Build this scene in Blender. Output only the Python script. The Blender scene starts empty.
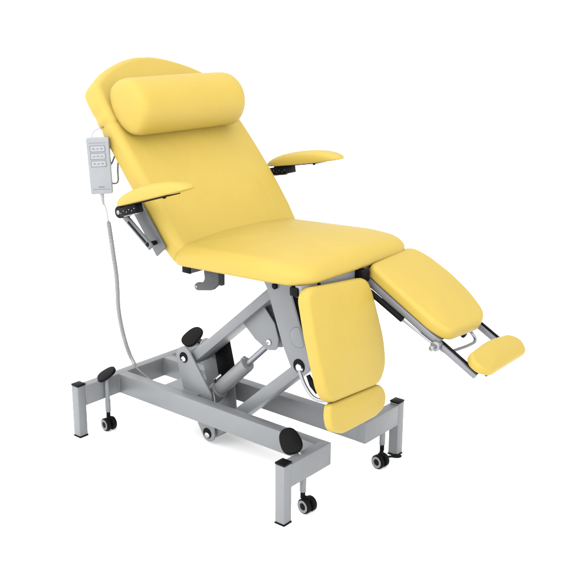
import bpy, bmesh, math, random
from mathutils import Vector, Matrix
random.seed(4)
sc = bpy.context.scene
COL = sc.collection
PI = math.pi
V = Vector

# ------------------------------------------------------------------ materials
def mat(name, color, rough=.5, metal=0., spec=.5, coat=0., bump=0., bscale=400., vary=0., vscale=6., rvary=0., broad=0.):
    m = bpy.data.materials.new(name); m.use_nodes = True
    nt = m.node_tree; b = nt.nodes['Principled BSDF']
    b.inputs['Base Color'].default_value = (*color, 1)
    b.inputs['Roughness'].default_value = rough
    b.inputs['Metallic'].default_value = metal
    b.inputs['Specular IOR Level'].default_value = spec
    b.inputs['Coat Weight'].default_value = coat
    b.inputs['Coat Roughness'].default_value = .25
    tc = nt.nodes.new('ShaderNodeTexCoord')
    if vary:
        n = nt.nodes.new('ShaderNodeTexNoise'); n.inputs['Scale'].default_value = vscale
        n.inputs['Detail'].default_value = 4
        nt.links.new(tc.outputs['Object'], n.inputs['Vector'])
        r = nt.nodes.new('ShaderNodeValToRGB')
        r.color_ramp.elements[0].position = .3; r.color_ramp.elements[1].position = .7
        r.color_ramp.elements[0].color = (*[c * (1 - vary) for c in color], 1)
        r.color_ramp.elements[1].color = (*[min(1, c * (1 + vary)) for c in color], 1)
        nt.links.new(n.outputs['Fac'], r.inputs['Fac'])
        nt.links.new(r.outputs['Color'], b.inputs['Base Color'])
    if rvary:
        n = nt.nodes.new('ShaderNodeTexNoise'); n.inputs['Scale'].default_value = 30
        n.inputs['Detail'].default_value = 6
        nt.links.new(tc.outputs['Object'], n.inputs['Vector'])
        mr = nt.nodes.new('ShaderNodeMapRange')
        mr.inputs['To Min'].default_value = rough - rvary; mr.inputs['To Max'].default_value = rough + rvary
        nt.links.new(n.outputs['Fac'], mr.inputs['Value'])
        nt.links.new(mr.outputs['Result'], b.inputs['Roughness'])
    if bump:
        n = nt.nodes.new('ShaderNodeTexNoise'); n.inputs['Scale'].default_value = bscale
        n.inputs['Detail'].default_value = 3
        nt.links.new(tc.outputs['Object'], n.inputs['Vector'])
        bp = nt.nodes.new('ShaderNodeBump'); bp.inputs['Strength'].default_value = bump
        bp.inputs['Distance'].default_value = .002
        nt.links.new(n.outputs['Fac'], bp.inputs['Height'])
        if broad:
            n2 = nt.nodes.new('ShaderNodeTexNoise'); n2.inputs['Scale'].default_value = 7
            n2.inputs['Detail'].default_value = 2; n2.inputs['Distortion'].default_value = .6
            nt.links.new(tc.outputs['Object'], n2.inputs['Vector'])
            b2 = nt.nodes.new('ShaderNodeBump'); b2.inputs['Strength'].default_value = broad; b2.inputs['Distance'].default_value = .03
            nt.links.new(n2.outputs['Fac'], b2.inputs['Height']); nt.links.new(b2.outputs['Normal'], bp.inputs['Normal'])
        nt.links.new(bp.outputs['Normal'], b.inputs['Normal'])
    return m

VINYL = mat('yellow_vinyl', (.297, .2165, .0410), .5, spec=.2, bump=.16, bscale=420, vary=.02, vscale=5, rvary=.06, broad=.14)
PAINT = mat('silver_grey_paint', (.122, .128, .135), .42, spec=.5, bump=.05, bscale=900, vary=.03, vscale=14, rvary=.07)
PAINT_D = mat('grey_steel_paint', (.062, .065, .069), .45, spec=.5, vary=.04, vscale=14, rvary=.07)
STEEL = mat('brushed_steel', (.215, .22, .24), .32, metal=.75, rvary=.08)
RAILM = mat('satin_aluminium', (.133, .136, .152), .38, metal=.25, rvary=.06)
CHROME = mat('chrome', (.36, .36, .37), .1, metal=1.)
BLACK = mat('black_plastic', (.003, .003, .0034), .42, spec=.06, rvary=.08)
PAINT_SHADE = mat('shaded_grey_paint', (.035, .036, .038), .5, spec=.3, vary=.04, vscale=20)  # grey paint darkened to carry the shade on the lever under the seat
RUBBER = mat('black_rubber', (.0035, .0035, .0035), .55, spec=.06)
GREYP = mat('grey_plastic', (.135, .139, .144), .45, rvary=.05)
HAND = mat('pale_grey_plastic', (.166, .175, .186), .42, vary=.03, vscale=40)
BUTTON = mat('button_plastic', (.188, .197, .208), .4)
INK = mat('grey_ink', (.09, .096, .105), .6)
CORD = mat('grey_cord_rubber', (.205, .208, .208), .5)
BLIND = mat('dark_recess', (.006, .006, .006), .8, spec=.1)
FLOOR = mat('white_floor', (.955, .955, .955), .9, spec=.1, vary=.004, vscale=1.)

# ------------------------------------------------------------------ object helpers
def obj(name, bm, m, parent=None, label=None, smooth=40):
    bmesh.ops.recalc_face_normals(bm, faces=bm.faces)
    me = bpy.data.meshes.new(name); bm.to_mesh(me); bm.free()
    ms = m if isinstance(m, (list, tuple)) else [m]
    for x in ms: me.materials.append(x)
    if smooth:
        for p in me.polygons: p.use_smooth = True
        me.set_sharp_from_angle(angle=math.radians(smooth))
    o = bpy.data.objects.new(name, me); COL.objects.link(o)
    if parent: o.parent = parent
    if label: o['label'] = label
    return o
def empty(name, loc, label, cat):
    o = bpy.data.objects.new(name, None); COL.objects.link(o)
    o.location = loc; o['label'] = label; o['category'] = cat
    o.empty_display_size = .1
    return o
def BM(): return bmesh.new()
def bevel(bm, geom_edges, r, seg=2):
    bmesh.ops.bevel(bm, geom=list(geom_edges), offset=r, segments=seg, profile=.5, affect='EDGES', clamp_overlap=True)
def merge(bm, b2, mi=0, M=None):
    """append bmesh b2 to bm"""
    if M is not None: bmesh.ops.transform(b2, matrix=M, verts=b2.verts)
    mp = {v: bm.verts.new(v.co) for v in b2.verts}
    for f in b2.faces:
        try:
            nf = bm.faces.new([mp[v] for v in f.verts]); nf.material_index = mi
        except ValueError: pass
    b2.free()
def box(bm, x0, x1, y0, y1, z0, z1, r=.003, mi=0, seg=2, M=None):
    b = BM()
    bmesh.ops.create_cube(b, size=1)
    for v in b.verts:
        v.co = V((x0 + (v.co.x + .5) * (x1 - x0), y0 + (v.co.y + .5) * (y1 - y0), z0 + (v.co.z + .5) * (z1 - z0)))
    if r: bevel(b, b.edges, r, seg)
    merge(bm, b, mi, M)
def frame(a, b, side=V((0, 1, 0))):
    """matrix: local x along a->b, local y = side, origin a"""
    a = V(a); b = V(b); x = (b - a).normalized(); y = V(side); y = (y - x * y.dot(x)).normalized(); z = x.cross(y)
    M = Matrix((x, y, z)).transposed().to_4x4(); M.translation = a
    return M, (b - a).length
def beam(bm, a, b, w, h, r=.004, mi=0, side=V((0, 1, 0)), e0=0, e1=0):
    M, L = frame(a, b, side)
    box(bm, -e0, L + e1, -w / 2, w / 2, -h / 2, h / 2, r, mi, 2, M)
def lathe(bm, prof, a, b, n=32, mi=0):
    """prof: list of (t along axis in metres from a, radius)"""
    M, L = frame(a, b, V((0, 1, 0)) if abs((V(b) - V(a)).normalized().y) < .9 else V((0, 0, 1)))
    rings = []
    for t, r in prof:
        if r <= 1e-6: rings.append([bm.verts.new(M @ V((t, 0, 0)))])
        else: rings.append([bm.verts.new(M @ V((t, r * math.cos(2 * PI * k / n), r * math.sin(2 * PI * k / n)))) for k in range(n)])
    for A, B in zip(rings, rings[1:]):
        for k in range(n):
            k2 = (k + 1) % n
            if len(A) == 1 and len(B) == 1: continue
            if len(A) == 1: f = bm.faces.new([A[0], B[k], B[k2]])
            elif len(B) == 1: f = bm.faces.new([A[k], B[0], A[k2]])
            else: f = bm.faces.new([A[k], B[k], B[k2], A[k2]])
            f.material_index = mi
def cyl(bm, a, b, r, c=.002, n=32, mi=0):
    L = (V(b) - V(a)).length; c = min(c, L * .4, r * .5)
    lathe(bm, [(0, 0), (0, r - c), (c * .3, r - c * .3), (c, r), (L - c, r), (L - c * .3, r - c * .3), (L, r - c), (L, 0)], a, b, n, mi)
def catmull(P, n=8):
    P = [V(p) for p in P]; Q = [P[0] * 2 - P[1]] + P + [P[-1] * 2 - P[-2]]; out = []
    for i in range(1, len(Q) - 2):
        p0, p1, p2, p3 = Q[i - 1:i + 3]
        for k in range(n):
            t = k / n
            out.append(.5 * ((2 * p1) + (p2 - p0) * t + (2 * p0 - 5 * p1 + 4 * p2 - p3) * t * t + (3 * p1 - p0 - 3 * p2 + p3) * t ** 3))
    out.append(P[-1]); return out
def tube(bm, pts, r, n=12, mi=0):
    pts = [V(p) for p in pts]; rings = []
    t = (pts[1] - pts[0]).normalized()
    nrm = t.orthogonal().normalized()
    for i, p in enumerate(pts):
        d = (pts[min(i + 1, len(pts) - 1)] - pts[max(i - 1, 0)]).normalized()
        nrm = (nrm - d * nrm.dot(d)).normalized(); bn = d.cross(nrm)
        rr = r[i] if isinstance(r, (list, tuple)) else r
        rings.append([bm.verts.new(p + nrm * rr * math.cos(2 * PI * k / n) + bn * rr * math.sin(2 * PI * k / n)) for k in range(n)])
    for A, B in zip(rings, rings[1:]):
        for k in range(n):
            bm.faces.new([A[k], A[(k + 1) % n], B[(k + 1) % n], B[k]]).material_index = mi
    for R in (rings[0][::-1], rings[-1]):
        bm.faces.new(R).material_index = mi
def plate(bm, poly, y0, y1, r=.002, mi=0):
    """polygon in x,z extruded y0..y1"""
    b = BM()
    A = [b.verts.new((x, y0, z)) for x, z in poly]; B = [b.verts.new((x, y1, z)) for x, z in poly]
    b.faces.new(A); b.faces.new(B[::-1])
    n = len(poly); 
    for k in range(n): b.faces.new([A[k], B[k], B[(k + 1) % n], A[(k + 1) % n]])
    bmesh.ops.recalc_face_normals(b, faces=b.faces)
    if r:
        E = [e for e in b.edges if abs(e.verts[0].co.y - e.verts[1].co.y) < 1e-6]
        bevel(b, E, r, 2)
    merge(bm, b, mi)
def hull2(circles, n=28):
    """convex hull of circles (x,z,r) -> polygon"""
    pts = []
    for x, z, r in circles:
        for k in range(n): pts.append((x + r * math.cos(2 * PI * k / n), z + r * math.sin(2 * PI * k / n)))
    pts = sorted(set(pts))
    def half(ps):
        h = []
        for p in ps:
            while len(h) > 1 and (h[-1][0] - h[-2][0]) * (p[1] - h[-2][1]) - (h[-1][1] - h[-2][1]) * (p[0] - h[-2][0]) <= 1e-9: h.pop()
            h.append(p)
        return h
    a = half(pts); b = half(pts[::-1]); return a[:-1] + b[:-1]
def roundpoly(pts, radii, n=8):
    """polygon with rounded corners"""
    out = []; N = len(pts)
    for i in range(N):
        p = V(pts[i]).to_3d(); a = V(pts[i - 1]).to_3d(); c = V(pts[(i + 1) % N]).to_3d()
        r = radii[i] if isinstance(radii, (list, tuple)) else radii
        u = (a - p).normalized(); w = (c - p).normalized()
        ang = u.angle(w); 
        if r <= 0 or ang > PI - .02: out.append((p.x, p.y)); continue
        d = min(r / math.tan(ang / 2), (a - p).length * .49, (c - p).length * .49); rr = d * math.tan(ang / 2)
        cen = p + (u + w).normalized() * (rr / math.sin(ang / 2))
        s = p + u * d - cen; e = p + w * d - cen; tot = s.angle(e); ax = s.cross(e)
        for k in range(n + 1):
            q = Matrix.Rotation(tot * k / n, 3, ax) @ s + cen; out.append((q.x, q.y))
    return out
def resample(poly, N):
    P = [V(p).to_3d() for p in poly]; P.append(P[0].copy()); L = [0]
    for a, b in zip(P, P[1:]): L.append(L[-1] + (b - a).length)
    out = []; j = 0
    for k in range(N):
        t = L[-1] * k / N
        while L[j + 1] < t: j += 1
        f = (t - L[j]) / max(1e-9, L[j + 1] - L[j]); q = P[j].lerp(P[j + 1], f); out.append(V((q.x, q.y)))
    return out
def pad(bm, poly, t, rt, rb, crown=.006, M=None, N=200, K=16, fold=None):
    """upholstered cushion: outline poly (CCW, local x,y), thickness t centred on z=0, rounded edges"""
    P = resample(poly, N)
    area = sum(P[i].x * P[(i + 1) % N].y - P[(i + 1) % N].x * P[i].y for i in range(N))
    if area < 0: P = P[::-1]
    nr = []
    for i in range(N):
        d = P[(i + 2) % N] - P[i - 2]; nr.append(V((-d.y, d.x)).normalized())
    for _ in range(3): nr = [(nr[i - 1] + nr[i] * 2 + nr[(i + 1) % N]).normalized() for i in range(N)]
    c = sum(P, V((0, 0))) / N
    z0, z1 = -t / 2, t / 2
    rings = []
    def ring(off, z, sc_=1., cz=0):
        q = []
        for i in range(N):
            p = P[i] + nr[i] * off
            p = c + (p - c) * sc_
            zz = z + cz
            if fold: zz += fold(p.x, p.y, zz)
            q.append(bm.verts.new((M @ V((p.x, p.y, zz))) if M else V((p.x, p.y, zz))))
        return q
    for k in range(1, 5): rings.append(ring(rb, z0, k / 5))
    for k in range(7): a = PI / 2 * k / 6; rings.append(ring(rb * (1 - math.sin(a)), z0 + rb * (1 - math.cos(a))))
    for k in range(1, 11):
        a = PI / 2 * k / 10; rings.append(ring(rt * (1 - math.cos(a)), z1 - rt * (1 - math.sin(a)), 1, 0))
    for k in range(1, K):
        s = 1 - k / K; rings.append(ring(rt, z1, s, crown * (1 - s ** 2.2)))
    for A, B in zip(rings, rings[1:]):
        for i in range(N): bm.faces.new([A[i], A[(i + 1) % N], B[(i + 1) % N], B[i]])
    bm.faces.new(rings[0][::-1]); bm.faces.new(rings[-1])
def axes(o, x, y, z):
    M = Matrix((V(x), V(y), V(z))).transposed().to_4x4(); M.translation = V(o); return M

# ------------------------------------------------------------------ setting
b = BM(); bmesh.ops.create_grid(b, x_segments=8, y_segments=8, size=60)
fl = obj('floor', b, FLOOR, smooth=0); fl['kind'] = 'structure'; fl['label'] = 'plain white studio floor under the chair'

# ------------------------------------------------------------------ the chair
chair = empty('treatment_chair', (.5, 0, 0), 'yellow padded reclining treatment chair with two separate leg rests on a grey steel lifting base', 'treatment chair')
chair_inv = Matrix.Translation((-.5, 0, 0))
def part(name, bm, m, parent=None, label=None, smooth=40):
    o = obj(name, bm, m, None, label, smooth)
    p = parent or chair
    o.parent = p
    if p is chair: o.matrix_parent_inverse = chair_inv
    else: o.matrix_parent_inverse = Matrix.Identity(4)
    return o
# ---- base: two rails, head cross beam, two foot stubs
S = .0196; LX = 1.0348; WY = .334; ZT = .210; ZB = .1275; YI = .1021; YO = .147
b = BM()
box(b, -S + .0005, S + .002, -WY + S, WY - S, ZB, ZT, .0035)
for s in (-1, 1):
    y0, y1 = sorted((s * YI, s * YO))
    box(b, S - .002, LX - S + .004, y0, y1, ZB + .0006, ZT - .0006, .0035)
    y0, y1 = sorted((s * (YI - .0005), s * (WY - S + .002)))
    box(b, LX - S, LX + S - .0004, y0, y1, ZB + .0002, ZT - .0002, .0035)
# cross plate between the rails carrying the lift
box(b, .225, .40, -YI - .002, YI + .002, .184, .2, .002)
def weld(bm, a, c, r=.0030):
    a, c = V(a), V(c); n = max(6, int((c - a).length / .003))
    tube(bm, [a.lerp(c, k / n) + V((random.uniform(-1, 1), random.uniform(-1, 1), random.uniform(-1, 1))) * .0003 for k in range(n + 1)],
         [r * (1 + .22 * math.cos(k * 1.9) + random.uniform(-.1, .1)) for k in range(n + 1)], 8)
for s in (-1, 1):
    weld(b, (S + .002, s * YO, ZB + .002), (S + .002, s * YO, ZT - .002))
    weld(b, (S + .002, s * YI, ZB + .002), (S + .002, s * YI, ZT - .002))
    weld(b, (S + .001, s * (WY - S), ZB + .002), (S - .001, s * (WY - S), ZT - .002), .0022)
    weld(b, (LX - S, s * YO, ZB + .002), (LX - S, s * YO, ZT - .002))
    weld(b, (LX - S + .002, s * (WY - S), ZB - .0005), (LX + S - .002, s * (WY - S), ZB - .0005), .0022)
    weld(b, (.225, s * (YI - .001), .2), (.40, s * (YI - .001), .2), .0024)
base = part('base_frame', b, PAINT)
for (x, y) in ((0, -WY), (LX, -WY), (LX, WY), (0, WY)):
    b = BM(); box(b, x - S, x + S, y - S, y + S, .006, .213, .0035)
    p = part('base_leg', b, PAINT)
    b = BM(); box(b, x - S - .0008, x + S + .0008, y - S - .0008, y + S + .0008, .2135, .2205, .002)
    part('end_cap', b, BLACK, p)
    b = BM(); box(b, x - S - .0012, x + S + .0012, y - S - .0012, y + S + .0012, 0, .0055, .0015)
    part('foot_pad', b, RUBBER, p)

# ---- casters with lifting pedals
CAMP = V((2.811, -2.4966, 1.6162))
def caster(x, y, wx, wy, wdir, pz, ptilt, pdir, prad, shaft_top, brake=None):
    """jack shaft at x,y; twin wheel centred wx,wy; axle direction angle; pedal"""
    b = BM()
    cyl(b, (x, y, .085), (x, y, shaft_top), .0095, .001, 20)
    cyl(b, (x, y, .075), (x, y, .128), .0108, .002, 20)
    c = part('caster', b, PAINT)
    a = V((math.cos(wdir), math.sin(wdir), 0)); wc = V((wx, wy, .0265))
    b = BM(); cyl(b, (x, y, .052), (x, y, .078), .0085, .001, 16)
    beam(b, V((x, y, .054)), wc + V((0, 0, .022)), .014, .014, .003)
    box(b, -.011, .011, -.005, .005, -.012, .028, .003, M=axes(wc, V((-a.y, a.x, 0)), a, (0, 0, 1)))
    part('fork', b, BLACK, c)
    for s in (-1, 1):
        b = BM()
        q0 = wc + a * s * .006; q1 = wc + a * s * .023
        lathe(b, [(0, 0), (0, .024), (.002, .0265), (.013, .0265), (.016, .0245), (.017, .021), (.0165, .0185)], q0, q1, 36)
        w = part('wheel', b, RUBBER, c)
        b = BM()
        lathe(b, [(0, .0215), (.0012, .0215), (.002, .0195), (.0015, .0135), (-.002, .0115)], wc + a * s * .0225, wc + a * s * .05, 36)
        part('wheel_rim', b, GREYP, c)
        b = BM()
        lathe(b, [(-.003, .0122), (.0005, .0118), (.0012, .008), (.0012, 0)], wc + a * s * .0225, wc + a * s * .05, 30)
        part('hub_cap', b, BLACK, c)
    if brake is not None:
        b = BM(); pad(b, [(.020 * math.cos(2 * PI * k / 40), .012 * math.sin(2 * PI * k / 40)) for k in range(40)], .008, .003, .003, .001, axes(brake, (.77, .64, 0), (-.64, .77, 0), (0, 0, 1)), N=40, K=3)
        part('brake_tab', b, BLACK, c)
        b = BM(); beam(b, wc + V((0, 0, .012)), brake, .008, .006, .002); part('brake_arm', b, BLACK, c)
    if pz is None: return c
    # pedal
    n = V(ptilt).normalized(); u = (V(pdir) - n * V(pdir).dot(n)).normalized(); w = n.cross(u)
    b = BM()
    a_, b_ = prad
    poly = []
    for k in range(64):
        t = 2 * PI * k / 64
        ex = 2 / 2.5
        cx = math.copysign(abs(math.cos(t)) ** ex, math.cos(t)) * a_; cy = math.copysign(abs(math.sin(t)) ** ex, math.sin(t)) * b_
        poly.append((cx, cy * (1 - .12 * cx / a_)))
    pad(b, poly, .013, .006, .004, .002, axes(pz, u, w, n), N=64, K=4)
    part('pedal', b, BLACK, c)
    b = BM(); tube(b, [V((x, y, shaft_top - .02)), V((x, y, shaft_top)).lerp(V(pz), .4), V(pz) - n * .004], .007, 10)
    part('pedal_stem', b, STEEL, c)
    return c
view = (CAMP - V((.5, 0, .2))).normalized()
right = V((.770, .638, 0)); upv = view.cross(right) * 1.0
if upv.z < 0: upv = -upv
def scr(f, r_, u_): return (view * f + right * r_ + upv * u_).normalized()
AX = math.radians(-97)
caster(.036, -.222, .042, -.226, AX, V((.036, -.222, .235)), scr(.62, -.45, .62), scr(0, .8, .6), (.041, .030), .22)
caster(LX + .004, -.236, LX + .016, -.226, AX, V((LX - .046, -.243, .246)), scr(.90, -.1, .36), scr(0, -.35, .95), (.047, .036), .205)
caster(LX + .004, .236, LX + .020, .204, AX, None, None, None, None, .205, V((1.086, .262, .033)))
caster(.036, .222, .05, .236, AX, V((.043, .252, .268)), scr(.75, -.3, .5), scr(0, .5, .8), (.052, .040), .235)

# ---- lifting column: brackets, parallel arms, link, actuator
PB = V((.316, 0, .329)); PL = V((.436, 0, .047)); PU = V((.760, 0, .695)); PF = V((.880, 0, .432))
def pin(bm, p, y, r, s):
    lathe(bm, [(0, r), (.003, r), (.004, r * .86), (.001, r * .78), (.0015, r * .6), (.006, r * .42), (.008, r * .2), (.0085, 0)], (p.x, y, p.z), (p.x, y + s * .1, p.z), 28)
for s in (-1, 1):
    y0, y1 = sorted((s * .060, s * .069))
    b = BM()
    plate(b, hull2([(PB.x, PB.z, .043), (PL.x + .004, PL.z, .034), (.335, .215, .03), (.43, .20, .03)]), y0, y1, .003)
    br = part('lift_bracket', b, PAINT)
    for P_ in (PB, PL):
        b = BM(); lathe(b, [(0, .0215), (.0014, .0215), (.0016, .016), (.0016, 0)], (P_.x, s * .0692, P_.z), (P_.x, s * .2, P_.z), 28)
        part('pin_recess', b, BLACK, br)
        b = BM(); lathe(b, [(0, .0125), (.003, .0125), (.006, .010), (.0075, .005), (.0078, 0)], (P_.x + .002, s * .0708, P_.z - .006), (P_.x + .002, s * .2, P_.z - .006), 28)
        part('pivot_pin', b, CHROME, br)
b = BM(); beam(b, (PB.x + .012, 0, PB.z - .016), (PU.x - .006, 0, PU.z - .014), .104, .038, .005, e0=.01, e1=.02)
cyl(b, (PB.x, -.0595, PB.z), (PB.x, .0595, PB.z), .024)
up = part('upper_lift_arm', b, PAINT)
b = BM(); beam(b, (PL.x + .002, 0, PL.z - .008), (PF.x - .004, 0, PF.z - .008), .104, .043, .005, e0=.01, e1=.01)
part('lower_lift_arm', b, PAINT)
# link column: two side plates and a front web
link = [(.690, .742), (.850, .742), (.834, .70), (.928, .448), (.924, .425), (.904, .405), (.862, .404), (.840, .42), (.803, .493), (.744, .653), (.728, .69)]
b = BM()
for s in (-1, 1):
    y0, y1 = sorted((s * .0555, s * .0635)); plate(b, link, y0, y1, .0025)
lc = part('lift_link', b, PAINT)
b = BM(); plate(b, [(.800, .70), (.822, .70), (.912, .448), (.89, .44)], -.055, .055, .002)
part('link_web', b, BLACK, lc)  # web coloured black for the shade between the side plates
for s in (-1, 1):
    edge = lambda z: .834 + (.70 - z) / (.70 - .448) * (.928 - .834) - .004
    ring = []; gro = []
    for k in range(48):
        t = 2 * PI * k / 48; gro.append((min(.874 + .038 * math.cos(t), edge(.535 + .038 * math.sin(t))), .535 + .038 * math.sin(t)))
    b = BM(); y0, y1 = sorted((s * .0632, s * .0639)); plate(b, gro, y0, y1, 0); part('groove_ring', b, PAINT_D, lc)
    for k in range(48):
        t = 2 * PI * k / 48; x = .874 + .036 * math.cos(t); z = .535 + .036 * math.sin(t); ring.append((min(x, edge(z)), z))
    b = BM(); y0, y1 = sorted((s * .0634, s * .0648)); plate(b, ring, y0, y1, .0012)
    part('round_boss', b, PAINT, lc)
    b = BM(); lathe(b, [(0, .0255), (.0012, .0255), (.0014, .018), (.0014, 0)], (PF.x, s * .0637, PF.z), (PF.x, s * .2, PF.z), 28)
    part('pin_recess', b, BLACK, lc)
    b = BM(); lathe(b, [(0, .0165), (.005, .016), (.009, .0125), (.011, .007), (.0115, 0)], (PF.x + .004, s * .0652, PF.z - .005), (PF.x + .004, s * .2, PF.z - .005), 28)
    part('pivot_pin', b, CHROME, lc)
    b = BM(); cyl(b, (PU.x + .012, s * .0638, PU.z + .006), (PU.x + .012, s * .0735, PU.z + .006), .0125, .004, 6)
    part('bolt', b, BLACK, lc)
b = BM(); plate(b, [(.362, .335), (.385, .385), (.442, .40), (.468, .296), (.424, .222), (.385, .225)], .0525, .0585, .003); part('far_bracket_dark_plate', b, BLACK)  # black plate added over the far bracket's inner face to darken it
# hanging actuator lug plates
AB = V((.400, 0, .172)); AT = V((.708, 0, .468))
for s in (-1, 1):
    y0, y1 = sorted((s * .017, s * .023))
    b = BM(); plate(b, roundpoly([(.575, .520), (.640, .465), (.700, .436), (.746, .446), (.752, .49), (.734, .545), (.676, .606), (.65, .62)], [0, .02, .03, .02, .02, .03, 0, 0]), y0, y1, .002)
    lg = part('actuator_lug', b, PAINT)
    b = BM(); lathe(b, [(0, .0115), (.004, .0115), (.006, .009), (.006, .004), (.003, .0035), (.003, 0)], (AT.x, s * .0232, AT.z), (AT.x, s * .2, AT.z), 20)
    part('clevis_pin', b, CHROME, lg)
# far lug, widened in black to stand for the shade inside the gap
b = BM(); plate(b, hull2([(.735, .63, .03), (.770, .62, .02), (.792, .492, .016)]), .026, .034, .002); part('shaded_gap_lug', b, BLACK)
b = BM(); cyl(b, (.792, .0262, .490), (.792, .020, .490), .011, .002, 20); part('stop_bolt', b, PAINT_D)
d = (AT - AB).normalized()
b = BM(); lathe(b, [(.035, 0), (.035, .0275), (.04, .029), (.250, .029), (.257, .0275), (.259, .022), (.2595, 0)], AB, AT, 40)
ac = part('actuator', b, GREYP)
b = BM(); lathe(b, [(.2595, .0122), (.425, .0122), (.426, 0)], AB, AT, 24); part('piston_rod', b, STEEL, ac)
b = BM()
lathe(b, [(-.05, 0), (-.05, .024), (-.042, .032), (-.01, .036), (.045, .036), (.056, .034), (.060, .028)], AB, AT, 40)
part('motor', b, PAINT, ac)
b = BM()
e = AB + d * .252 + V((-d.z, 0, d.x)) * .024
cyl(b, e - d * .012, e + d * .010, .009, .003, 20); part('drain_cap', b, GREYP, ac)
b = BM(); mm = AB + d * .075 + V((-d.z, 0, d.x)) * .034 + V((0, -.015, 0))
tube(b, catmull([mm - d * .03 + V((0, .02, 0)), mm, mm + d * .03 + V((0, .012, .004))], 6), .006, 10); part('cable_gland', b, CHROME, ac)
b = BM(); tube(b, catmull([AB + V((.02, -.03, -.02)), (.455, -.05, .12), (.47, -.06, .16), (.462, -.055, .2), (.44, -.04, .21)], 8), .003, 8)
part('motor_cable', b, CORD, ac)

# ---- seat frame
b = BM()
for y in (-.15, .15): box(b, .56, 1.05, y - .015, y + .015, .760, .786, .003)
box(b, .5255, .564, -.268, .268, .7485, .7775, .003)
box(b, .68, .86, -.10, .10, .737, .760, .003)
box(b, .70, .735, -.16, .16, .748, .772, .003)
sf = part('seat_frame', b, PAINT_D)
b = BM(); box(b, 1.048, 1.074, -.30, .30, .768, .806, .003); part('front_bar', b, PAINT, sf)
b = BM(); lathe(b, [(0, .007), (.004, .006), (.005, 0)], (1.0742, -.215, .796), (1.2, -.215, .796), 16); part('bolt', b, BLACK, sf)
for (x0, x1, y0, y1, z0, z1) in ((1.030, 1.064, -.307, -.286, .770, .80), (1.032, 1.071, .284, .309, .765, .80), (1.068, 1.108, -.020, .022, .762, .803)):
    b = BM(); box(b, x0, x1, y0, y1, z0, z1, .006); part('hinge_block', b, BLACK, sf)
for s in (-1, 1):
    b = BM(); box(b, .5250, .5645, s * .2685 - .003, s * .2685 + .003, .7480, .7780, .002)
    part('tube_plug', b, BLACK, sf)
b = BM()
hk = roundpoly([(.566, .752), (.637, .752), (.637, .712), (.606, .684), (.530, .670), (.515, .684), (.530, .699), (.560, .703), (.570, .72)], [0, 0, .02, .03, .012, .012, .01, .02, .01])
plate(b, hk, -.208, -.192, .002)
box(b, .616, .634, -.190, -.17, .70, .752, .004)
h_ = part('back_lever', b, PAINT_SHADE)
b = BM(); lathe(b, [(0, .0045), (.001, .0045), (.0012, 0)], (.531, -.2082, .6845), (.531, -.3, .6845), 16); part('eyelet', b, BUTTON, h_)

# ---- seat cushion
sl = math.radians(2.2); 
Ms = axes((.802, 0, .826), (math.cos(sl), 0, math.sin(sl)), (0, 1, 0), (-math.sin(sl), 0, math.cos(sl)))
out = roundpoly([(-.287, -.318), (.12, -.322), (.288, -.312), (.288, .312), (.12, .322), (-.287, .318)], [.045, .3, .10, .10, .3, .045], 10)
def seat_fold(x, y, z):
    k = max(0, min(1, (z + .01) / .04))
    d = .020 * max(0, 1 - (y / .33) ** 2) * min(1, max(0, (x + .30) / .05 + .6))
    if x > .08: d -= .020 * ((x - .08) / .2) ** 2
    return d * k
b = BM(); pad(b, out, .066, .046, .014, .008, Ms, N=280, K=24, fold=seat_fold)
part('seat', b, VINYL, smooth=60)
b = BM(); box(b, -.262, .250, -.285, .285, -.0385, -.0345, .001, M=Ms)
part('seat_board', b, BLACK)

# ---- backrest with curved head section
al = math.radians(39.5)
UB = V((-math.sin(al), 0, math.cos(al))); NB = V((math.cos(al), 0, math.sin(al))); P0 = V((.555, 0, .858))
Mb = axes(P0 - NB * .04, UB, (0, 1, 0), NB)
SEAM = .505
prof = [(SEAM - .02, -.312), (SEAM - .004, -.311), (SEAM + .008, -.308), (SEAM + .03, -.3115), (SEAM + .055, -.3065), (.595, -.3085), (.645, -.304), (.668, -.294), (.69, -.268), (.718, -.222), (.742, -.168), (.764, -.102), (.776, -.04)]
full = [(-.055, -.300), (.04, -.316)] + prof + [(s_, -y_) for s_, y_ in prof[::-1]] + [(.04, .316), (-.055, .300)]
arc = catmull([(a_, y_, 0) for a_, y_ in prof + [(.7765, 0)] + [(s_, -y_ + .020 * max(0, min(1, (.70 - s_) / .15))) for s_, y_ in prof[::-1]] + [(.40, .3395), (.30, .344), (.17, .343), (.06, .336)]], 6)
full = roundpoly([(-.055, -.300), (.04, -.316)] + [(q.x, q.y) for q in arc] + [(-.055, .316)], [.05, .15] + [0] * len(arc) + [.05], 6)
def crease(x, y, z):
    g = math.exp(-((x - SEAM) / .0055) ** 2) * .0034
    roll_ = .006 * math.exp(-((x - .20) / .13) ** 2) * (1 - (y / .33) ** 2)
    t_ = max(0, min(1, (x - SEAM + .002) / .008)); step = .0042 * t_ * t_ * (3 - 2 * t_)      # the head cover is a little fuller
    return (-g + roll_ + step) * max(0, min(1, (z + .015) / .03))
b = BM(); pad(b, full, .078, .030, .018, .008, Mb, N=420, K=54, fold=crease)
part('backrest', b, VINYL, smooth=60)
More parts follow.
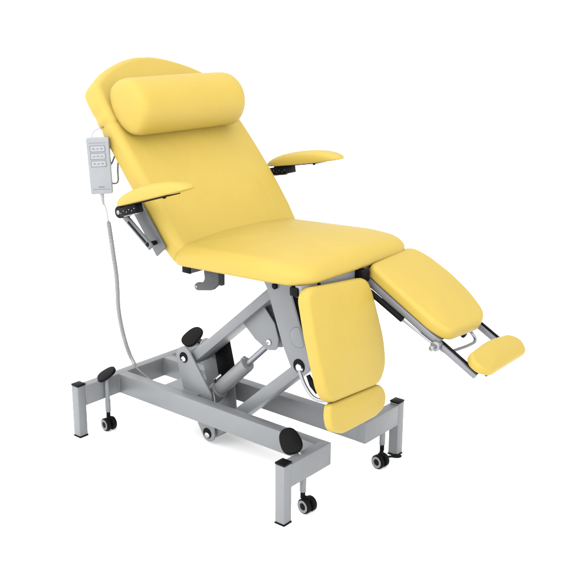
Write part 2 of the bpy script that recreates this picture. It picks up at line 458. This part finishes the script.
# back frame: flat side bars
b = BM()
for s in (-1, 1):
    y0, y1 = sorted((s * .322, s * .331))
    for (s0, s1) in ((.018, .215),):
        c = [(s0, -.104), (s0, -.046), (s1, -.046), (s1, -.104)]
        plate(b, [tuple((P0 + UB * a_ + NB * n_).xz) for a_, n_ in c], y0, y1, .002)
for a_ in (.05, .35): 
    q = P0 + UB * a_ - NB * .095; beam(b, q + V((0, -.322 if a_ < .1 else -.2, 0)), q + V((0, .322 if a_ < .1 else .2, 0)), .03, .03, .003, side=UB)
for s in (-1, 1):
    q = V((0, s * .2, 0)) + P0 - NB * .105; beam(b, q - UB * .02, q + UB * .5, .03, .025, .003)
part('back_frame', b, PAINT_D)

# ---- bolster cushion (own thing)
bo = P0 + UB * .513 + NB * .055 + V((0, -.020, 0))
def bolster():
    b = BM(); R = .105; L = .256; N = 56
    prof = []
    for k in range(9):
        a = PI / 2 * k / 8; prof.append((-L + .035 * (1 - math.cos(a)) if False else -L + .035 * (1 - math.sin(a)), .001 + (R - .02) * math.cos(a) * 0 + 0))
    prof = [(-L - .017, 0), (-L - .016, R * .3), (-L - .0135, R * .6), (-L - .009, R * .8), (-L - .002, R * .91), (-L + .009, R * .97), (-L + .028, R)]
    for k in range(1, 14): prof.append((-L + .028 + (2 * L - .056) * k / 14, R * (1 + .012 * math.sin(PI * k / 14))))
    prof += [(-t, r) for t, r in prof[:7]][::-1]
    rings = []
    for t, r in prof:
        if r == 0: rings.append([b.verts.new((0, t, 0))]); continue
        q = []
        for k in range(N):
            a = 2 * PI * k / N; x, z = math.cos(a) * r, math.sin(a) * r       # x along back normal, z along back up
            if x < 0: x = -(abs(x) / R) ** 1.0 * R * .62                     # flattened where it lies on the back
            q.append(b.verts.new((x * .98, t, z)))
        rings.append(q)
    for A, B in zip(rings, rings[1:]):
        for k in range(N):
            k2 = (k + 1) % N
            if len(A) == 1: b.faces.new([A[0], B[k], B[k2]])
            elif len(B) == 1: b.faces.new([A[k], B[0], A[k2]])
            else: b.faces.new([A[k], B[k], B[k2], A[k2]])
    bmesh.ops.transform(b, matrix=axes((0, 0, 0), NB, (0, 1, 0), UB), verts=b.verts)
    o = obj('bolster_pillow', b, VINYL, smooth=70)
    o.location = bo
    o['label'] = 'yellow cylindrical bolster pillow across the head end of the chair'; o['category'] = 'pillow'
bolster()

# ---- armrests
def armrest(s, x0, z0, slope, label, off=.040, L=.356):
    """s = side; bottom line of the pad starts x0,z0 and rises by slope"""
    t = math.atan(slope); X = V((math.cos(t), 0, math.sin(t))); Z = V((-math.sin(t), 0, math.cos(t)))
    M = axes(V((x0, s * .404, z0)) + X * off, X, (0, 1, 0), Z)
    b = BM(); W = .047; NX, NC = 60, 28
    rings = []
    for i in range(NX + 1):
        f = i / NX; u = .5 - .5 * math.cos(PI * f)
        e = max(0, 1 - abs(2 * u - 1) ** 5) ** .5
        w = W * max(.03, e); h = .029 + .021 * (1 - abs(2 * u - 1) ** 2.0)
        h = .006 + (h - .006) * e
        ring = []
        for k in range(NC):
            a = 2 * PI * k / NC; cx, cz = math.cos(a), math.sin(a)
            sx = math.copysign(abs(cx) ** .7, cx); sz = math.copysign(abs(cz) ** .7, cz)
            zz = .006 + (h - .006) * max(0, sz) + .006 * min(0, sz) * max(.05, e)
            ring.append(b.verts.new(M @ V((u * L, w * sx, zz + .0))))
        rings.append(ring)
    for A, B in zip(rings, rings[1:]):
        for k in range(NC): b.faces.new([A[k], A[(k + 1) % NC], B[(k + 1) % NC], B[k]])
    b.faces.new(rings[0]); b.faces.new(rings[-1])
    a = part('armrest', b, VINYL, label=label, smooth=70)
    b = BM(); box(b, .05, .27, -.030, .030, -.003, .0015, .001, M=M)
    part('armrest_plate', b, BLACK, a)
    b = BM(); cyl(b, M @ V((.245, -.02, -.008)), M @ V((.245, -.02, -.0035)), .006, .002, 16); part('knob', b, BLACK, a)
    b = BM(); box(b, .026, .112, -.034, .0 if s < 0 else .03, -.032, -.003, .003, M=M)
    ah = part('arm_hinge', b, BLACK, a)
    b = BM()
    for k in range(6):
        q = M @ V((.036 + .014 * k, -.0342, -.022 + .006 * (k % 2))); lathe(b, [(0, .002), (.0008, .0017), (.0008, 0)], q, q - V((0, .1, 0)), 12)
    part('rivet', b, STEEL, a)
    b = BM(); box(b, .040, .110, -.030, -.02, -.0360, -.0325, .001, M=M); part('hinge_strip', b, STEEL, a)
    # pivot disc and slotted lever down the side of the back
    pv = V((.368, s * .41, .959)) if s < 0 else V((.340, .37, .959))
    b = BM()
    q1 = V(pv); q0 = q1 - V((0, s * .05, 0))
    cyl(b, q0, q1, .0215, .004, 36); part('pivot_disc', b, BLACK, a)
    b = BM(); lathe(b, [(0, .0075), (.002, .0075), (.003, .005), (.003, 0)], q1, q1 + V((0, s, 0)), 24); part('pivot_pin', b, STEEL, a)
    b = BM(); ly = .3675 if s < 0 else .345; dx = 0 if s < 0 else -.02; end = V((.470 + dx, s * ly, .853)); st = V((.352 + dx, s * ly, .936))
    beam(b, st, end, .010, .027, .004, e0=.012, e1=.012); part('slotted_lever', b, PAINT_D, a)
    b = BM(); beam(b, st + V((.02, s * .0056, -.015)), end + V((-.012, s * .0056, .009)), .0012, .008, .0004); part('lever_slot', b, BLIND, a)
    b = BM(); cyl(b, end + V((-.004, -s * .034, .003)), end + V((-.004, s * .0075, .003)), .008, .002, 18); part('bolt', b, BLACK, a)
    b = BM(); cyl(b, q0 - V((0, s * .03, 0)), q0, .012, .001, 20); part('pivot_axle', b, STEEL, a)
armrest(-1, .335, .966, .295, 'near armrest tilted more steeply')
armrest(1, .325, 1.012, .175, None, .020, .368)

# ---- leg rests: identical assemblies, one raised and one lowered
HX, HZ = 1.085, .80
def legrest(yc, m, deg, calf, foot, f0, label, raised):
    """m = +1 / -1: side; local y runs from the inner edge outwards after mirroring"""
    t = math.radians(deg)
    U = V((math.cos(t), 0, -math.sin(t))); N_ = V((math.sin(t), 0, math.cos(t)))
    M = axes((HX, yc, HZ), U, (0, 1, 0), N_)
    def bx(bm, x0, x1, y0, y1, z0, z1, r, mi=0):
        a, c = sorted((y0 * m, y1 * m)); box(bm, x0, x1, a, c, z0, z1, r, mi, M=M)
    p = lambda x, y, z: M @ V((x, y * m, z))
    b = BM(); pad(b, calf, .044, .018, .011, .007, M, N=240, K=14)
    lr = part('leg_rest', b, VINYL, label=label, smooth=60)
    b = BM(); bx(b, .02, .345, -.130, .130, -.0265, -.0215, .002); part('pad_board', b, BLACK, lr)
    b = BM(); pad(b, foot, .030, .013, .009, .005, M, N=200, K=12)
    part('foot_rest', b, VINYL, lr, smooth=60)
    for yy in ((-.137, .118) if raised else (-.12, .075)):
        b = BM(); bx(b, .02, .345, yy - .010, yy + .010, -.047, -.0222, .003); part('side_rail', b, RAILM, lr)
        b = BM(); bx(b, .10, f0 + .062, yy - .008, yy + .008, -.049, -.031, .003)
        bx(b, .345, f0 + .062, yy + .001, yy + .0105, -.031, -.0255, .001, 1)
        part('slide_bar', b, [RAILM, BLACK], lr)
    b = BM(); bx(b, f0 + .012, f0 + .085, -.12, .12, -.028, -.0152, .003); part('foot_board', b, BLACK, lr)
    b = BM(); cyl(b, p(.03, -.153, -.055), p(.205, -.152, -.053), .0100, .003, 24)
    part('gas_strut', b, BLACK, lr)
    b = BM(); cyl(b, p(.203, -.152, -.053), p(.335, -.150, -.046), .0042, .001, 16); part('strut_rod', b, STEEL, lr)
    b = BM(); cyl(b, p(.345, -.162, -.043), p(.345, -.132, -.043), .0175, .004, 28); cyl(b, p(.345, -.182, -.045), p(.345, -.162, -.045), .0095, .003, 20)
    part('clamp', b, STEEL, lr)
    b = BM()
    if raised:
        tube(b, catmull([p(.352, -.14, -.05), p(.375, -.11, -.058), p(.385, -.03, -.06), p(.388, .03, -.06), p(.386, .052, -.058), p(.376, .062, -.053), p(.355, .062, -.046), p(.33, .062, -.043)], 7), .0058, 14)
    else:
        tube(b, catmull([V((1.070, -.300, .530)), V((1.084, -.30, .501)), V((1.10, -.30, .478)), V((1.12, -.30, .460)), V((1.144, -.298, .453)), V((1.18, -.285, .455))], 7), .0062, 14)
    part('lock_handle', b, STEEL, lr)
    if raised:
        b = BM(); bx(b, .335, .362, .0, .018, -.05, -.03, .004); part('release_catch', b, BLACK, lr)
    else:
        b = BM(); tube(b, [V((1.088, -.28, .516)), V((1.098, -.28, .500)), V((1.108, -.28, .490)), V((1.118, -.28, .478)), V((1.128, -.28, .466))], [.007, .009, .0125, .010, .008], 12)
        part('release_catch', b, BLACK, lr)
far_calf = roundpoly([(.000, -.142), (-.020, .135), (.045, .168), (.15, .176), (.25, .160), (.345, .118), (.372, .050), (.362, -.130), (.30, -.152), (.06, -.146)],
                     [.055, .06, .15, .3, .3, .12, .08, .055, .25, .3], 8)
far_foot = roundpoly([(.445, -.140), (.432, .0), (.448, .120), (.490, .146), (.532, .110), (.535, -.128), (.508, -.165), (.47, -.165)],
                     [.03, .4, .05, .04, .035, .04, .04, .03], 8)
legrest(.175, 1, 29, far_calf, far_foot, .440, 'raised leg rest with its footrest pulled out on two bars', True)
near_calf = roundpoly([(-.006, -.165), (.024, .160), (.09, .178), (.24, .192), (.330, .178), (.379, .125), (.364, -.140), (.32, -.165), (.15, -.172)],
                      [.045, .06, .3, .3, .12, .06, .05, .15, .4], 8)
near_foot = roundpoly([(.366, -.142), (.379, .135), (.42, .158), (.462, .135), (.476, .08), (.474, -.100), (.446, -.158), (.40, -.158)],
                      [.018, .05, .05, .04, .08, .06, .03, .05], 8)
legrest(-.155, -1, 75.5, near_calf, near_foot, .376, 'lowered leg rest hanging down in front of the base', False)

# ------------------------------------------------------------------ hand control (hangs from the back)
Hc = V((.203, -.344, 1.093))
hx = V((.735, .640, .045)).normalized(); hz0 = V((-.10, -.05, 1)).normalized()
hz = (hz0 - hx * hz0.dot(hx)).normalized(); hn = hz.cross(hx) * -1
if hn.dot(view) < 0: hn = -hn
hand = empty('hand_control', Hc, 'pale grey hand control with a coiled cord hooked on the side of the backrest', 'remote control')
hinv = Matrix.Translation(-Hc)
def hpart(name, bm, m, parent=None):
    o = obj(name, bm, m); p = parent or hand; o.parent = p
    if p is hand: o.matrix_parent_inverse = hinv
    return o
Mh = axes(Hc, hx, hz, hn)
HW, HH, HT = .0395, .099, .026
b = BM()
pad(b, roundpoly([(-HW * .97, -HH), (HW * .97, -HH), (HW, HH), (-HW, HH)], .005), HT, .004, .004, .001, Mh, N=120, K=6)
body = hpart('handset_body', b, HAND)
for k, zc in enumerate((.060, .034, .008)):
    b = BM(); pad(b, roundpoly([(-.026, zc - .0095), (.024, zc - .0095), (.024, zc + .0095), (-.026, zc + .0095)], .003), .003, .001, .0008, .0004, Mh @ Matrix.Translation((0, 0, HT / 2 + .0016)), N=60, K=3)
    bt = hpart('button', b, BUTTON, body)
    b = BM()
    for j, xc in enumerate((-.015, -.001, .013)):
        box(b, xc - .004, xc + .004, zc - .0016, zc + .0012, HT / 2 + .0033, HT / 2 + .0039, 0, M=Mh)
        if (j + k) % 2 == 0: box(b, xc - .0015, xc + .0015, zc + .0022, zc + .004, HT / 2 + .0033, HT / 2 + .0039, 0, M=Mh)
    for (x0, x1, z0_, z1_) in ((-.027, .025, zc - .0110, zc - .0103), (-.027, .025, zc + .0103, zc + .0110), (-.0278, -.0271, zc - .0105, zc + .0105), (.0251, .0258, zc - .0105, zc + .0105)):
        box(b, x0, x1, z0_, z1_, HT / 2 + .0006, HT / 2 + .0014, 0, M=Mh)
    hpart('button_marking', b, INK, body)
b = BM(); box(b, -.008, .012, -.075, -.0715, HT / 2 + .0006, HT / 2 + .0014, 0, M=Mh); hpart('panel_marking', b, INK, body)
b = BM(); box(b, -.03, .03, -.082, -.0812, HT / 2 + .0004, HT / 2 + .0012, 0, M=Mh); hpart('panel_line', b, INK, body)
b = BM(); box(b, -.03, .03, .080, .0808, HT / 2 + .0004, HT / 2 + .0012, 0, M=Mh); hpart('panel_line', b, INK, body)
h = lambda x, z, n: Mh @ V((x, z, n))
b = BM(); tube(b, catmull([h(-.020, .094, -.004), h(-.019, .108, -.006), h(-.008, .122, -.016), h(.014, .130, -.03), h(.034, .136, -.05), h(.05, .133, -.07)], 7), .0024, 10)
hpart('wire_hook', b, STEEL)
b = BM(); tube(b, catmull([h(.034, -.005, -.012), h(.045, .015, -.016), h(.060, .050, -.02), h(.066, .058, -.02), h(.066, .045, -.02), h(.058, -.02, -.018), h(.057, -.055, -.016), h(.05, -.066, -.014), h(.036, -.066, -.012)], 7), .0034, 10)
hpart('belt_clip', b, PAINT_D)
b = BM(); lathe(b, [(0, .0075), (.012, .0075), (.016, .0062), (.03, .0052), (.04, .0035)], h(-.002, -.099, 0), h(.004, -.25, 0), 16)
hpart('strain_relief', b, CORD)
# cord: straight, coiled, straight
b = BM()
start = h(.001, -.13, 0)
path = catmull([start, (.196, -.318, .93), (.182, -.303, .905), (.174, -.294, .884)], 8)
axis_pts = catmull([(.174, -.294, .884), (.165, -.278, .82), (.148, -.255, .744), (.127, -.228, .664), (.103, -.205, .589), (.074, -.18, .51), (.054, -.155, .440), (.041, -.128, .36), (.042, -.106, .29), (.060, -.090, .232)], 24)
TURNS = 118; RC = .0068
Ls = [0]
for a_, c_ in zip(axis_pts, axis_pts[1:]): Ls.append(Ls[-1] + (c_ - a_).length)
tot = Ls[-1]; coil = []; M_ = TURNS * 14; j = 0
for k in range(M_ + 1):
    dd = tot * k / M_
    while j < len(Ls) - 2 and Ls[j + 1] < dd: j += 1
    f = (dd - Ls[j]) / max(1e-9, Ls[j + 1] - Ls[j]); p = axis_pts[j].lerp(axis_pts[j + 1], f)
    tg = (axis_pts[j + 1] - axis_pts[j]).normalized(); n1 = tg.cross(V((0, 1, 0))).normalized(); n2 = tg.cross(n1)
    a_ = 2 * PI * k / 14; ramp = min(1, k / 20, (M_ - k) / 20)
    coil.append(p + (n1 * math.cos(a_) + n2 * math.sin(a_)) * RC * ramp)
tail = catmull([axis_pts[-1], (.076, -.078, .212), (.10, -.06, .185), (.15, -.064, .165), (.2, -.072, .178), (.222, -.078, .1795)], 8)
tube(b, path + coil + tail[1:], .0024, 7)
hpart('coiled_cord', b, CORD)

# ------------------------------------------------------------------ light
w = bpy.data.worlds.new('World'); sc.world = w; w.use_nodes = True
wt = w.node_tree; bg = wt.nodes['Background']; bg.inputs['Color'].default_value = (1, 1, 1, 1)
# white studio surround, brightest high on the left-hand side of the chair
tc = wt.nodes.new('ShaderNodeTexCoord')
dp = wt.nodes.new('ShaderNodeVectorMath'); dp.operation = 'DOT_PRODUCT'; dp.inputs[1].default_value = V((-.05, -.70, .71)).normalized()
mr = wt.nodes.new('ShaderNodeMapRange'); mr.interpolation_type = 'SMOOTHSTEP'
mr.inputs['From Min'].default_value = -.25; mr.inputs['From Max'].default_value = 1
mr.inputs['To Min'].default_value = 1.3; mr.inputs['To Max'].default_value = 4.0
wt.links.new(tc.outputs['Generated'], dp.inputs[0]); wt.links.new(dp.outputs['Value'], mr.inputs['Value'])
wt.links.new(mr.outputs['Result'], bg.inputs['Strength'])
def lamp(name, loc, tgt, size, power):
    l = bpy.data.lights.new(name, 'AREA'); l.shape = 'RECTANGLE'; l.size, l.size_y = size; l.energy = power
    o = bpy.data.objects.new(name, l); COL.objects.link(o); o.location = loc
    o.rotation_euler = (V(tgt) - V(loc)).to_track_quat('-Z', 'Y').to_euler()
    return o
lamp('softbox_key', (1.75, -3.3, 3.55), (.5, 0, .6), (2.6, 2.6), 30)
fill_lamp = lamp('added_fill_lamp', (3.3, -.35, 1.75), (.28, 0, 1.16), (.9, .9), 1.9)  # unseen narrow lamp added to brighten the backrest and bolster
fill_lamp.data.spread = math.radians(32)

# ------------------------------------------------------------------ camera
yaw, pit, roll, f = 2.2624, .2756, .0055, 953.9
fw = V((math.cos(pit) * math.cos(yaw), math.cos(pit) * math.sin(yaw), -math.sin(pit)))
rt = fw.cross(V((0, 0, 1))).normalized(); uu = rt.cross(fw)
r2 = rt * math.cos(roll) + uu * math.sin(roll); u2 = -rt * math.sin(roll) + uu * math.cos(roll)
cam = bpy.data.cameras.new('camera'); co = bpy.data.objects.new('camera', cam); COL.objects.link(co)
M = Matrix((r2, u2, -fw)).transposed().to_4x4(); M.translation = CAMP
co.matrix_world = M
cam.sensor_width = 36; cam.lens = f / 562 * 36; cam.clip_end = 500; cam.clip_start = .05
sc.camera = co
sc.view_settings.view_transform = 'Standard'; sc.view_settings.look = 'None'
sc.view_settings.exposure = 0; sc.view_settings.gamma = 1
sc.render.engine = 'CYCLES'
sc.cycles.use_denoising = True
sc.cycles.max_bounces = 8
